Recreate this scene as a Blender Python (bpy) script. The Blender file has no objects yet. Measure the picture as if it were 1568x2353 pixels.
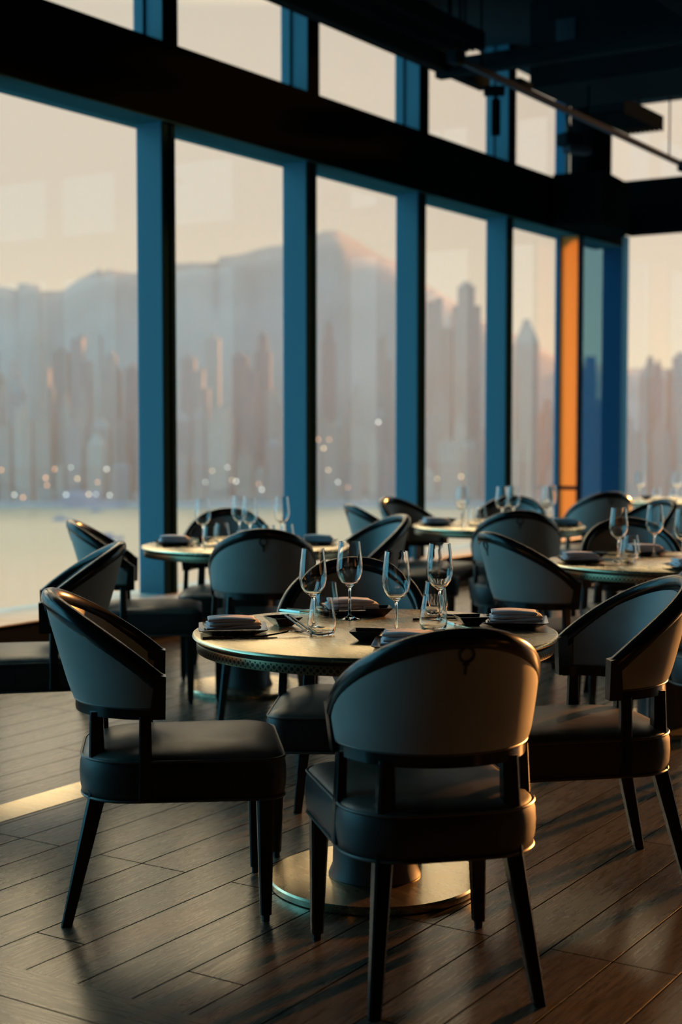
import bpy, bmesh, math, random
from math import sin, cos, pi, radians, atan2, sqrt
from mathutils import Vector, Matrix

# ------------------------------------------------------------------ camera, sky, sun, exposure
sc = bpy.context.scene
COL = sc.collection
PITCH = 3.18
cam_d = bpy.data.cameras.new('camera')
cam = bpy.data.objects.new('camera', cam_d); COL.objects.link(cam)
cam.location = (0, 0, 1.335)
cam.rotation_euler = (radians(90 - PITCH), 0, 0)
cam_d.sensor_fit = 'VERTICAL'; cam_d.sensor_height = 36
cam_d.lens = 36 * 3350 / 2353
cam_d.clip_start = 0.05; cam_d.clip_end = 9000
cam_d.dof.use_dof = True; cam_d.dof.focus_distance = 4.25; cam_d.dof.aperture_fstop = 2.4
sc.camera = cam
sc.view_settings.view_transform = 'Standard'; sc.view_settings.look = 'None'
sc.view_settings.gamma = 1.0; sc.view_settings.exposure = 0.0
sc.view_settings.use_curve_mapping = False
sc.cycles.use_denoising = True
sc.cycles.max_bounces = 10; sc.cycles.transmission_bounces = 8; sc.cycles.transparent_max_bounces = 12
sc.cycles.volume_bounces = 0
sc.cycles.sample_clamp_indirect = 4.0
sc.cycles.blur_glossy = 0.5

SKY_WARM = (0.55, 0.545, 0.44); SKY_HOR = (0.80, 0.71, 0.45); SKY_BLUE = (0.38, 1.65, 2.25)
HAZE = 0.0006
SUN_AZ = 41.0; SUN_EL = 6.0; SUN_POWER = 11.0; SUN_COL = (1.0, 0.38, 0.09)

w = bpy.data.worlds.new('evening_sky'); sc.world = w; w.use_nodes = True
nt = w.node_tree; nt.nodes.clear(); L = nt.links.new
def wn(t, **k):
    n = nt.nodes.new(t)
    for a, b in k.items(): setattr(n, a, b)
    return n
def wmath(op, a, b=None):
    n = wn('ShaderNodeMath', operation=op)
    for i, v in enumerate((a, b)):
        if v is None: continue
        if isinstance(v, (int, float)): n.inputs[i].default_value = v
        else: L(v, n.inputs[i])
    return n.outputs[0]
tc = wn('ShaderNodeTexCoord'); sep = wn('ShaderNodeSeparateXYZ'); L(tc.outputs['Generated'], sep.inputs[0])
hl = wmath('SQRT', wmath('ADD', wmath('MULTIPLY', sep.outputs[0], sep.outputs[0]), wmath('ADD', wmath('MULTIPLY', sep.outputs[1], sep.outputs[1]), 1e-6)))
saz = radians(16)
dt = wmath('DIVIDE', wmath('ADD', wmath('MULTIPLY', sep.outputs[0], sin(saz)), wmath('MULTIPLY', sep.outputs[1], cos(saz))), hl)
def ramp(val, stops):
    r = wn('ShaderNodeValToRGB'); cr = r.color_ramp
    while len(cr.elements) < len(stops): cr.elements.new(0.5)
    for e, (p, c) in zip(cr.elements, stops): e.position = p; e.color = (*c, 1)
    L(val, r.inputs[0]); return r.outputs[0]
mapped = wmath('ADD', wmath('MULTIPLY', dt, 0.5), 0.5)
az_f = ramp(mapped, [(0.55, (0, 0, 0)), (0.93, (1, 1, 1))])          # 1 toward the sunset, 0 away from it
elev = ramp(sep.outputs[2], [(0.0, SKY_HOR), (0.075, (0.66, 0.62, 0.46)), (0.15, SKY_WARM), (0.275, (0.54, 0.53, 0.43)), (0.34, (4.6, 3.5, 2.0)), (0.55, (3.4, 2.8, 1.8)), (0.75, (0.6, 0.8, 0.85)), (1.0, (0.5, 0.7, 0.8))])
mx = wn('ShaderNodeMix', data_type='RGBA'); L(az_f, mx.inputs[0]); mx.inputs[6].default_value = (*SKY_BLUE, 1); L(elev, mx.inputs[7])
bg = wn('ShaderNodeBackground'); L(mx.outputs[2], bg.inputs[0]); bg.inputs[1].default_value = 1.0
wo = wn('ShaderNodeOutputWorld'); L(bg.outputs[0], wo.inputs[0])

sd = bpy.data.lights.new('sun', 'SUN'); sun = bpy.data.objects.new('sun', sd); COL.objects.link(sun)
sd.energy = SUN_POWER; sd.color = SUN_COL; sd.angle = radians(1.5)
_d = Vector((-sin(radians(SUN_AZ)) * cos(radians(SUN_EL)), -cos(radians(SUN_AZ)) * cos(radians(SUN_EL)), -sin(radians(SUN_EL))))
sun.rotation_euler = _d.to_track_quat('-Z', 'Y').to_euler()
sun.location = (8, 12, 6)

# ------------------------------------------------------------------ helpers
class MB:
    """collects shapes into one mesh"""
    def __init__(s): s.v = []; s.f = []
    def add(s, vs, fs):
        o = len(s.v); s.v += [tuple(v) for v in vs]; s.f += [tuple(i + o for i in f) for f in fs]; return s
    def box(s, x0, x1, y0, y1, z0, z1, b=0.0):
        if b <= 0:
            v = [(x, y, z) for z in (z0, z1) for y in (y0, y1) for x in (x0, x1)]
            return s.add(v, [(0, 2, 3, 1), (4, 5, 7, 6), (0, 1, 5, 4), (2, 6, 7, 3), (0, 4, 6, 2), (1, 3, 7, 5)])
        bm = bmesh.new(); bmesh.ops.create_cube(bm, size=1)
        for q in bm.verts: q.co = Vector(((x0 + x1) / 2 + q.co.x * (x1 - x0), (y0 + y1) / 2 + q.co.y * (y1 - y0), (z0 + z1) / 2 + q.co.z * (z1 - z0)))
        bmesh.ops.bevel(bm, geom=list(bm.edges), offset=b, segments=2, profile=0.6, affect='EDGES')
        return s.bm(bm)
    def bm(s, bm, M=None):
        bm.verts.index_update()
        vs = [(M @ v.co if M else v.co) for v in bm.verts]; fs = [[v.index for v in f.verts] for f in bm.faces]
        bm.free(); return s.add(vs, fs)
    def loft(s, rings, cap0=True, cap1=True, closed=True):
        n = len(rings[0]); vs = [p for r in rings for p in r]; fs = []
        for k in range(len(rings) - 1):
            for i in range(n if closed else n - 1):
                j = (i + 1) % n
                fs.append((k * n + i, k * n + j, (k + 1) * n + j, (k + 1) * n + i))
        if cap0: fs.append(tuple(range(n))[::-1])
        if cap1: fs.append(tuple((len(rings) - 1) * n + i for i in range(n)))
        return s.add(vs, fs)
    def lathe(s, prof, n=40, c=(0, 0), closed=False):
        rings = []
        m = len(prof); vs = []; fs = []
        for (r, z) in prof:
            vs += [(c[0] + r * cos(2 * pi * i / n), c[1] + r * sin(2 * pi * i / n), z) for i in range(n)]
        for k in range(m - 1 + (1 if closed else 0)):
            a, b = k * n, ((k + 1) % m) * n
            for i in range(n):
                j = (i + 1) % n; fs.append((a + i, a + j, b + j, b + i))
        return s.add(vs, fs)
    def tube(s, pts, rad, n=8, caps=True, closed=False):
        pts = [Vector(p) for p in pts]; m = len(pts); rings = []
        up = Vector((0, 0, 1)); prev = None
        for k in range(m):
            if closed: d = pts[(k + 1) % m] - pts[k - 1]
            else: d = pts[min(k + 1, m - 1)] - pts[max(k - 1, 0)]
            d.normalize()
            if prev is None:
                a = d.orthogonal() if abs(d.z) > 0.95 else d.cross(up)
            else: a = prev - d * prev.dot(d)
            a.normalize(); prev = a; b = d.cross(a)
            r = rad[k] if isinstance(rad, (list, tuple)) else rad
            rings.append([pts[k] + a * (r * cos(2 * pi * i / n)) + b * (r * sin(2 * pi * i / n)) for i in range(n)])
        if closed: rings.append(rings[0])
        return s.loft(rings, caps and not closed, caps and not closed)
    def prism(s, a, b, wa, wb, up=(0, 1, 0)):
        """tapered square bar from a to b, half widths wa, wb"""
        a = Vector(a); b = Vector(b); rings = []
        for c, h in ((a, wa), (b, wb)):
            hx, hy = h if isinstance(h, tuple) else (h, h); q = 0.25
            o = [(-1 + q, -1), (1 - q, -1), (1, -1 + q), (1, 1 - q), (1 - q, 1), (-1 + q, 1), (-1, 1 - q), (-1, -1 + q)]
            rings.append([c + Vector((x * hx, y * hy, 0)) for x, y in o])
        return s.loft(rings)
    def make(s, name, mat, parent=None, smooth=35, loc=None, rot=None):
        me = bpy.data.meshes.new(name); me.from_pydata(s.v, [], s.f); me.update()
        bm = bmesh.new(); bm.from_mesh(me); bmesh.ops.recalc_face_normals(bm, faces=bm.faces); bm.to_mesh(me); bm.free()
        if smooth:
            me.polygons.foreach_set('use_smooth', [True] * len(me.polygons))
            me.set_sharp_from_angle(angle=radians(smooth))
        me.materials.append(mat)
        o = bpy.data.objects.new(name, me); COL.objects.link(o)
        if parent: o.parent = parent
        if loc: o.location = loc
        if rot is not None: o.rotation_euler = (0, 0, rot)
        return o

def tag(o, label=None, cat=None, group=None, kind=None):
    if label: o['label'] = label
    if cat: o['category'] = cat
    if group: o['group'] = group
    if kind: o['kind'] = kind
    return o
def empty(name, loc=(0, 0, 0), rz=0, **k):
    o = bpy.data.objects.new(name, None); COL.objects.link(o); o.location = loc; o.rotation_euler = (0, 0, rz)
    o.empty_display_size = 0.05
    return tag(o, **k)
def kids(o): return [c for c in bpy.data.objects if c.parent == o]
def copy_tree(o, parent=None):
    c = o.copy(); COL.objects.link(c); c.parent = parent
    for ch in kids(o): copy_tree(ch, c)
    return c
WALL_ROT = radians(57.2)
WX = (sin(radians(32.8)), cos(radians(32.8))); NX = (-WX[1], WX[0])
def W(t, p): return (WX[0] * t + NX[0] * p, WX[1] * t + NX[1] * p)

# ------------------------------------------------------------------ materials
def mat(name, col, rough=0.5, metal=0.0, **k):
    m = bpy.data.materials.new(name); m.use_nodes = True
    b = m.node_tree.nodes['Principled BSDF']
    b.inputs['Base Color'].default_value = (*col, 1); b.inputs['Roughness'].default_value = rough; b.inputs['Metallic'].default_value = metal
    for a, v in k.items(): b.inputs[a.replace('_', ' ')].default_value = v
    return m
def nodes(m):
    n = m.node_tree.nodes; return n, m.node_tree.links.new, n['Principled BSDF']
def noisy(m, c1, c2, scale=(20, 20, 20), detail=5, bump=0.0, bscale=None, rough=None, dist=0.002):
    n, l, b = nodes(m)
    t = n.new('ShaderNodeTexCoord'); mp = n.new('ShaderNodeMapping'); mp.inputs['Scale'].default_value = scale; l(t.outputs['Object'], mp.inputs[0])
    nz = n.new('ShaderNodeTexNoise'); nz.inputs['Detail'].default_value = detail; nz.inputs['Scale'].default_value = 1; l(mp.outputs[0], nz.inputs[0])
    r = n.new('ShaderNodeValToRGB'); r.color_ramp.elements[0].position = .35; r.color_ramp.elements[1].position = .65
    r.color_ramp.elements[0].color = (*c1, 1); r.color_ramp.elements[1].color = (*c2, 1); l(nz.outputs['Fac'], r.inputs[0]); l(r.outputs[0], b.inputs['Base Color'])
    if rough:
        rr = n.new('ShaderNodeMapRange'); rr.inputs['To Min'].default_value = rough[0]; rr.inputs['To Max'].default_value = rough[1]; l(nz.outputs['Fac'], rr.inputs[0]); l(rr.outputs[0], b.inputs['Roughness'])
    if bump:
        bp = n.new('ShaderNodeBump'); bp.inputs['Strength'].default_value = bump; bp.inputs['Distance'].default_value = dist
        if bscale:
            m2 = n.new('ShaderNodeMapping'); m2.inputs['Scale'].default_value = bscale; l(t.outputs['Object'], m2.inputs[0])
            n2 = n.new('ShaderNodeTexNoise'); n2.inputs['Scale'].default_value = 1; n2.inputs['Detail'].default_value = 6; l(m2.outputs[0], n2.inputs[0]); l(n2.outputs['Fac'], bp.inputs['Height'])
        else: l(nz.outputs['Fac'], bp.inputs['Height'])
        l(bp.outputs[0], b.inputs['Normal'])
    return m
M = {}
M['wood'] = mat('black_wood', (0.010, 0.010, 0.010), 0.22)
M['shell'] = noisy(mat('pale_leather', (0.3, 0.3, 0.27), 0.55), (0.31, 0.315, 0.30), (0.35, 0.355, 0.34), (9, 9, 9), bump=0.15, bscale=(300, 300, 300), dist=0.0006)
M['inner'] = noisy(mat('grey_leather', (0.2, 0.2, 0.2), 0.42), (0.22, 0.25, 0.25), (0.28, 0.30, 0.30), (9, 9, 9), bump=0.15, bscale=(300, 300, 300), dist=0.0006)
M['seat'] = noisy(mat('brown_leather', (0.05, 0.045, 0.04), 0.4), (0.045, 0.042, 0.038), (0.10, 0.085, 0.068), (14, 14, 5), bump=0.3, bscale=(60, 60, 60), rough=(0.32, 0.5), dist=0.0015)
M['side'] = mat('dark_leather', (0.028, 0.026, 0.028), 0.45)
M['piping'] = mat('grey_piping', (0.09, 0.08, 0.07), 0.4)
M['emblem'] = mat('stitched_mark', (0.02, 0.02, 0.02), 0.6)
M['brass'] = noisy(mat('brushed_brass', (0.7, 0.56, 0.34), 0.25, 1.0), (0.86, 0.70, 0.45), (0.97, 0.82, 0.56), (40, 6, 40), bump=0.05, bscale=(260, 20, 100), rough=(0.24, 0.3), dist=0.0004)
M['dark_brass'] = mat('aged_brass', (0.30, 0.24, 0.15), 0.35, 1.0)
M['table_dark'] = mat('dark_bronze', (0.05, 0.045, 0.04), 0.4, 0.6)
M['napkin'] = noisy(mat('napkin_cloth', (0.5, 0.52, 0.58), 0.9), (0.68, 0.72, 0.80), (0.74, 0.78, 0.86), (60, 60, 60), bump=0.3, bscale=(500, 500, 500), dist=0.0005)
M['plate'] = mat('dark_glaze', (0.05, 0.055, 0.065), 0.12)
M['dish'] = mat('black_glaze', (0.012, 0.013, 0.016), 0.25)
M['lacquer'] = mat('black_lacquer', (0.012, 0.011, 0.01), 0.2)
M['steel'] = mat('polished_steel', (0.62, 0.54, 0.46), 0.18, 1.0)
M['glass'] = mat('clear_crystal', (1, 1, 1), 0.0, 0.0, Transmission_Weight=1.0, IOR=1.5)
M['mullion'] = mat('blue_painted_metal', (0.005, 0.062, 0.098), 0.5)
M['soffit'] = mat('teal_grey_metal', (0.022, 0.065, 0.075), 0.5)
M['black'] = mat('black_paint', (0.004, 0.0045, 0.005), 0.8)
M['ceiling'] = mat('dark_ceiling_paint', (0.012, 0.016, 0.02), 0.8)
M['duct'] = mat('dark_duct_metal', (0.007, 0.010, 0.012), 0.6)
M['track'] = mat('grey_track_metal', (0.02, 0.028, 0.038), 0.8)
M['sill'] = noisy(mat('pale_stone', (0.5, 0.47, 0.4), 0.35), (0.44, 0.41, 0.35), (0.55, 0.51, 0.44), (6, 6, 6))
M['sill_face'] = mat('dark_sill_face', (0.018, 0.02, 0.022), 0.5)
M['pillar'] = mat('blue_steel', (0.035, 0.11, 0.17), 0.5, 0.0)

def matte(name, col):
    m = bpy.data.materials.new(name); m.use_nodes = True; q = m.node_tree; q.nodes.clear()
    d = q.nodes.new('ShaderNodeBsdfDiffuse'); d.inputs[0].default_value = (*col, 1); o = q.nodes.new('ShaderNodeOutputMaterial'); q.links.new(d.outputs[0], o.inputs[0]); return m
M['black'] = matte('black_matte_paint', (0.004, 0.0045, 0.005)); M['duct'] = matte('dark_matte_duct', (0.012, 0.017, 0.020))
M['soffit'] = matte('teal_matte_metal', (0.022, 0.065, 0.075)); M['face'] = matte('dark_teal_matte_metal', (0.008, 0.022, 0.026)); M['sill_face'] = matte('dark_matte_wall', (0.012, 0.014, 0.018))
M['track'] = matte('grey_matte_track', (0.05, 0.06, 0.075)); M['pillar'] = matte('blue_matte_steel', (0.03, 0.10, 0.16))
M['ceiling'] = matte('dark_matte_ceiling', (0.014, 0.020, 0.024))

# pierced band: holes follow the angle round the table
m = M['pierced'] = mat('pierced_brass', (0.34, 0.27, 0.16), 0.35, 1.0)
n, l, b = nodes(m)
def mth(op, a, bb=None, cc=None):
    q = n.new('ShaderNodeMath'); q.operation = op
    for i, v in enumerate((a, bb, cc)):
        if v is None: continue
        if isinstance(v, (int, float)): q.inputs[i].default_value = v
        else: l(v, q.inputs[i])
    return q.outputs[0]
t = n.new('ShaderNodeTexCoord'); s_ = n.new('ShaderNodeSeparateXYZ'); l(t.outputs['Object'], s_.inputs[0])
NC = 180; CW = 2 * pi * 0.522 / NC
u = mth('MULTIPLY', mth('ARCTAN2', s_.outputs[1], s_.outputs[0]), NC / (2 * pi))
cu = mth('MULTIPLY', mth('SUBTRACT', mth('FRACT', mth('ADD', u, 100)), 0.5), CW)
cu2 = mth('MULTIPLY', mth('SUBTRACT', mth('FRACT', mth('ADD', u, 100.5)), 0.5), CW)
cv = mth('SUBTRACT', s_.outputs[2], 0.713)
cv2 = mth('SUBTRACT', mth('ABSOLUTE', cv), 0.0075)
d1 = mth('SQRT', mth('ADD', mth('MULTIPLY', cu, cu), mth('MULTIPLY', cv, cv)))
d2 = mth('SQRT', mth('ADD', mth('MULTIPLY', cu2, cu2), mth('MULTIPLY', cv2, cv2)))
hole = mth('MAXIMUM', mth('LESS_THAN', d1, 0.0052), mth('LESS_THAN', d2, 0.003))
mxn = n.new('ShaderNodeMix'); mxn.data_type = 'RGBA'; l(hole, mxn.inputs[0]); mxn.inputs[6].default_value = (0.34, 0.27, 0.16, 1); mxn.inputs[7].default_value = (0.01, 0.01, 0.01, 1); l(mxn.outputs[2], b.inputs['Base Color'])
l(mth('SUBTRACT', 1.0, hole), b.inputs['Metallic'])

# floor planks: local X runs along the window wall
m = M['floor'] = mat('oak_planks', (0.1, 0.08, 0.06), 0.4)
n, l, b = nodes(m)
t = n.new('ShaderNodeTexCoord'); s_ = n.new('ShaderNodeSeparateXYZ'); l(t.outputs['Object'], s_.inputs[0])
side = mth('LESS_THAN', s_.outputs[0], 2.56)
cx_ = mth('ADD', mth('MULTIPLY', s_.outputs[0], mth('SUBTRACT', 1.0, side)), mth('MULTIPLY', s_.outputs[1], side))
cy_ = mth('ADD', mth('MULTIPLY', s_.outputs[1], mth('SUBTRACT', 1.0, side)), mth('MULTIPLY', s_.outputs[0], side))
cmb = n.new('ShaderNodeCombineXYZ'); l(cx_, cmb.inputs[0]); l(cy_, cmb.inputs[1])
br = n.new('ShaderNodeTexBrick'); l(cmb.outputs[0], br.inputs[0])
br.inputs['Scale'].default_value = 1; br.inputs['Brick Width'].default_value = 1.7; br.inputs['Row Height'].default_value = 0.172
br.inputs['Mortar Size'].default_value = 0.0026; br.inputs['Mortar Smooth'].default_value = 0.1; br.offset = 0.37; br.offset_frequency = 3
br.inputs['Color1'].default_value = (0.2, 0.2, 0.2, 1); br.inputs['Color2'].default_value = (0.8, 0.8, 0.8, 1); br.inputs['Mortar'].default_value = (0.5, 0.5, 0.5, 1)
row = mth('MULTIPLY', br.outputs['Color'], 37.0)
mp = n.new('ShaderNodeCombineXYZ'); l(mth('MULTIPLY', cx_, 3.0), mp.inputs[0]); l(mth('MULTIPLY', cy_, 60.0), mp.inputs[1]); l(row, mp.inputs[2])
nz = n.new('ShaderNodeTexNoise'); nz.inputs['Scale'].default_value = 1; nz.inputs['Detail'].default_value = 7; nz.inputs['Distortion'].default_value = 1.6; l(mp.outputs[0], nz.inputs[0])
mp2 = n.new('ShaderNodeCombineXYZ'); l(mth('MULTIPLY', cx_, 1.1), mp2.inputs[0]); l(mth('MULTIPLY', cy_, 7.0), mp2.inputs[1]); l(row, mp2.inputs[2])
wv = n.new('ShaderNodeTexNoise'); wv.inputs['Scale'].default_value = 1; wv.inputs['Detail'].default_value = 2; l(mp2.outputs[0], wv.inputs[0])
rings_ = mth('ABSOLUTE', mth('SINE', mth('MULTIPLY', wv.outputs['Fac'], 60.0)))
g = mth('ADD', mth('MULTIPLY', nz.outputs['Fac'], 0.75), mth('MULTIPLY', rings_, 0.25))
r = n.new('ShaderNodeValToRGB'); l(g, r.inputs[0]); r.color_ramp.elements[0].position = .25; r.color_ramp.elements[1].position = .8
r.color_ramp.elements[0].color = (0.045, 0.038, 0.028, 1); r.color_ramp.elements[1].color = (0.12, 0.10, 0.073, 1)
tone = n.new('ShaderNodeMix'); tone.data_type = 'RGBA'; tone.blend_type = 'MULTIPLY'; tone.inputs[0].default_value = 1; l(r.outputs[0], tone.inputs[6])
tr = n.new('ShaderNodeMapRange'); l(br.outputs['Color'], tr.inputs[0]); tr.inputs['From Min'].default_value = .2; tr.inputs['From Max'].default_value = .8; tr.inputs['To Min'].default_value = .75; tr.inputs['To Max'].default_value = 1.15
l(tr.outputs[0], tone.inputs[7])
jm = n.new('ShaderNodeMix'); jm.data_type = 'RGBA'; l(br.outputs['Fac'], jm.inputs[0]); l(tone.outputs[2], jm.inputs[6]); jm.inputs[7].default_value = (0.004, 0.004, 0.004, 1)
l(jm.outputs[2], b.inputs['Base Color'])
hh = mth('SUBTRACT', mth('MULTIPLY', g, 0.07), mth('MULTIPLY', br.outputs['Fac'], 1.0))
bp = n.new('ShaderNodeBump'); bp.inputs['Strength'].default_value = 0.55; bp.inputs['Distance'].default_value = 0.0012; l(hh, bp.inputs['Height']); l(bp.outputs[0], b.inputs['Normal'])
rr = n.new('ShaderNodeMapRange'); rr.inputs['To Min'].default_value = .20; rr.inputs['To Max'].default_value = .36; l(nz.outputs['Fac'], rr.inputs[0]); l(rr.outputs[0], b.inputs['Roughness'])
l(mth('MULTIPLY_ADD', br.outputs['Fac'], -0.5, 0.5), b.inputs['Specular IOR Level'])
FLOOR_MAT = m; m.node_tree.nodes['Principled BSDF'].inputs['IOR'].default_value = 1.7
M['inlay'] = noisy(mat('pale_inlay', (0.4, 0.33, 0.22), 0.4), (0.40, 0.33, 0.22), (0.48, 0.40, 0.28), (2, 30, 2))

def pane_mat(name, tint, refl=0.06):
    m = bpy.data.materials.new(name); m.use_nodes = True; q = m.node_tree; q.nodes.clear()
    o = q.nodes.new('ShaderNodeOutputMaterial'); tr = q.nodes.new('ShaderNodeBsdfTransparent'); gl = q.nodes.new('ShaderNodeBsdfGlossy'); mx = q.nodes.new('ShaderNodeMixShader')
    tr.inputs[0].default_value = (*tint, 1); gl.inputs['Roughness'].default_value = 0.0
    lw = q.nodes.new('ShaderNodeLayerWeight'); lw.inputs[0].default_value = 0.5
    pw = q.nodes.new('ShaderNodeMath'); pw.operation = 'POWER'; pw.inputs[1].default_value = 5.0; q.links.new(lw.outputs['Facing'], pw.inputs[0])
    fr = q.nodes.new('ShaderNodeMath'); fr.operation = 'MULTIPLY_ADD'; fr.inputs[1].default_value = 0.9; fr.inputs[2].default_value = 0.02; q.links.new(pw.outputs[0], fr.inputs[0])
    q.links.new(fr.outputs[0], mx.inputs[0]); q.links.new(tr.outputs[0], mx.inputs[1]); q.links.new(gl.outputs[0], mx.inputs[2]); q.links.new(mx.outputs[0], o.inputs[0])
    return m
M['pane'] = pane_mat('window_glass', (1, 1, 1))
M['blue_pane'] = pane_mat('blue_tinted_glass', (0.42, 0.62, 0.72))
m = M['amber'] = bpy.data.materials.new('painted_orange_light'); m.use_nodes = True; q = m.node_tree; q.nodes.clear()  # stands in for orange sunlight on the corner post's side, painted as colour
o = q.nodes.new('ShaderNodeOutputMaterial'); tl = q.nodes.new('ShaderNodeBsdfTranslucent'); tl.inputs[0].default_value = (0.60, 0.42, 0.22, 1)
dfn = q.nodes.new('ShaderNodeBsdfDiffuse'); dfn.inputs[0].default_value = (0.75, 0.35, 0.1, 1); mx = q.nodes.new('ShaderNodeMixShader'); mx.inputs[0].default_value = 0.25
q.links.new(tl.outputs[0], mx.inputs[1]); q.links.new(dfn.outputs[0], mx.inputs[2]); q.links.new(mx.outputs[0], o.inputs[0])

# ------------------------------------------------------------------ the room shell, laid out along the window wall (t along it, p out through it)
GP = 6.40; T0, T1 = -4.5, 15.5; P1 = -6.0; CEIL = 4.95; SILL = 0.25
def wbox(name, t0, t1, p0, p1, z0, z1, mt, parent=None, bev=0.0):
    """a box in wall coordinates"""
    o = MB().box(0, t1 - t0, 0, p1 - p0, 0, z1 - z0, bev).make(name, mt, parent)
    if parent is None:
        o.location = (*W(t0, p0), z0); o.rotation_euler = (0, 0, WALL_ROT)
    else:
        o.location = (t0, p0, z0)      # parents sit at W(0,0) with the wall's rotation
    return o
def struct(o): o['kind'] = 'structure'; return o
fl = MB().box(T0, T1 + .1, P1, GP + .15, -0.12, 0).make('floor', M['floor'], smooth=0, rot=WALL_ROT); struct(fl)
ce = MB().box(T0, T1 + .1, P1, GP + .15, CEIL, CEIL + .15).make('ceiling', M['ceiling'], smooth=0, rot=WALL_ROT); struct(ce)
struct(wbox('wall_back', T0 - .15, T0, P1 - .15, GP + .15, 0, CEIL, M['black']))
struct(wbox('wall_right', T0, T1 + .1, P1 - .15, P1, 0, CEIL, M['black']))
struct(wbox('trim_1', 2.56, 13.6, 3.64, 3.81, 0.0, 0.0015, M['brass']))
# low wall and stone sill under the left windows and the far windows
struct(wbox('wall_left', T0, T1 + .1, 6.02, GP + .15, 0, SILL - .008, M['sill_face']))
struct(wbox('wall_far', T1 - .4, T1 + .1, P1, 6.02, 0, SILL - .008, M['sill_face']))
struct(wbox('wall_light_blocker_left', T0, -1.2, 6.30, 6.50, SILL, CEIL, M['black'])); struct(wbox('trim_2', T0, T1 + .12, 5.98, GP + .17, SILL - .008, SILL, M['sill'], bev=.002))  # solid stretch out of view, added to keep window light off the foreground chair
struct(wbox('trim_3', T1 - .42, T1 + .12, P1, 5.98, SILL - .008, SILL, M['sill'], bev=.002))
BZ0, BZ1 = 3.352, 3.86
root_wall = None
def wall_root(name, **k): return empty(name, (0, 0, 0), WALL_ROT, **k)
# the deep black beam that crosses the windows
bm_ = wall_root('window_beam', label='deep black beam running along the windows and turning the far corner', cat='beam')
wbox('beam_body', T0, 15.3, 6.17, 6.36, BZ0 + .012, BZ1, M['black'], bm_)
wbox('soffit_strip', T0, 15.3, 6.175, 6.50, BZ0, BZ0 + .012, M['soffit'], bm_)
wbox('beam_body', T1 - .28, T1 + .05, P1, 6.17, 3.50, 4.06, M['black'], bm_)
def tp(x, y): return (x * WX[0] + y * WX[1], x * NX[0] + y * NX[1])
MB().loft([[(*tp(x, y), z) for x, y in ((2.10, 14.58), (2.56, 14.35), (2.97, 15.15), (2.97, 15.7), (2.5, 15.75))] for z in (3.37, 3.87)]).make('corner_block', M['black'], bm_, smooth=0)
col_ = tag(MB().lathe([(0, 3.9), (.205, 3.9), (.205, CEIL), (0, CEIL)], 28).make('corner_post', M['black'], loc=(2.50, 14.75, 0)), 'short black post rising from the corner beam block to the ceiling', 'post')

# mullions
def mullion(t0, upper=True, side=M['mullion']):
    m_ = wall_root('window_mullion', cat='mullion')
    a = MB().box(t0, t0 + .137, 6.205, 6.415, SILL, BZ0)
    a.make('lower_post', side, m_, smooth=0)
    g_ = MB(); g_.box(t0 + .004, t0 + .062, 6.195, 6.205, SILL, BZ0); g_.box(t0 + .09, t0 + .133, 6.195, 6.205, SILL, BZ0); g_.make('face_strip', M['face'], m_, smooth=0)
    MB().box(t0 + .062, t0 + .09, 6.202, 6.2065, SILL, BZ0).make('face_groove', M['black'], m_, smooth=0)
    a = MB().box(t0, t0 + .15, 6.19, 6.33, BZ1, CEIL); a.box(t0 - .02, t0 + .15, 6.335, 6.415, BZ1, CEIL); a.make('upper_post', side, m_, smooth=0)
    MB().box(t0 + .001, t0 + .15, 6.18, 6.19, BZ1, CEIL).make('upper_face', M['black'], m_, smooth=0)
    return m_
mn = ['third beyond the left edge of the frame', 'second beyond the left edge of the frame', 'first beyond the left edge of the frame', 'leftmost tall blue window post, between first and second panes', 'second tall blue window post from the left, beside the chair-backed table', 'third tall blue window post from the left', 'fourth tall blue window post from the left, under the hanging spotlight']
for k in range(-3, 4):
    tt = 7.458 + 1.682 * k
    mu = mullion(tt); tag(mu, mn[k + 3] if k >= 0 else 'blue window post ' + mn[k + 3], group='tall posts dividing the left windows')
# last corner post: orange light on its side put into a translucent colour
cp = wall_root('orange_lit_post', label='narrow window post in the far corner, orange light painted on its side face', cat='window post')
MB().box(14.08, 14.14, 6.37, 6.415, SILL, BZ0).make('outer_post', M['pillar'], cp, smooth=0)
MB().box(14.12, 14.135, 6.17, 6.37, SILL, BZ0).make('orange_lit_side', M['amber'], cp, smooth=0)
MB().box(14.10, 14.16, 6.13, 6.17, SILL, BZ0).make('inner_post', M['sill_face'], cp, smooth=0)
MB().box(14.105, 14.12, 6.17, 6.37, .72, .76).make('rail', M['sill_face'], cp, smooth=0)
MB().box(14.05, 14.16, 6.30, 6.415, BZ1, CEIL).make('upper_post', M['pillar'], cp, smooth=0)
# panes
ts = [-1.0] + [7.458 - 1.682 * 4] + [7.458 + 1.682 * k for k in range(-3, 4)] + [14.10, 15.42]
for i in range(len(ts) - 1):
    a, b_ = ts[i], ts[i + 1]
    last = i == len(ts) - 2
    wd = MB().box(a + (.16 if i else 0), b_ - .01, 6.40, 6.408, SILL, BZ0).make('window_%d' % (i + 1), M['blue_pane'] if last else M['pane'], smooth=0, rot=WALL_ROT); struct(wd)
    up = MB().box(a + (.16 if i else 0), b_ - .025, 6.40, 6.408, BZ1 - .02, CEIL).make('upper_pane', M['pane'], wd, smooth=0)
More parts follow.
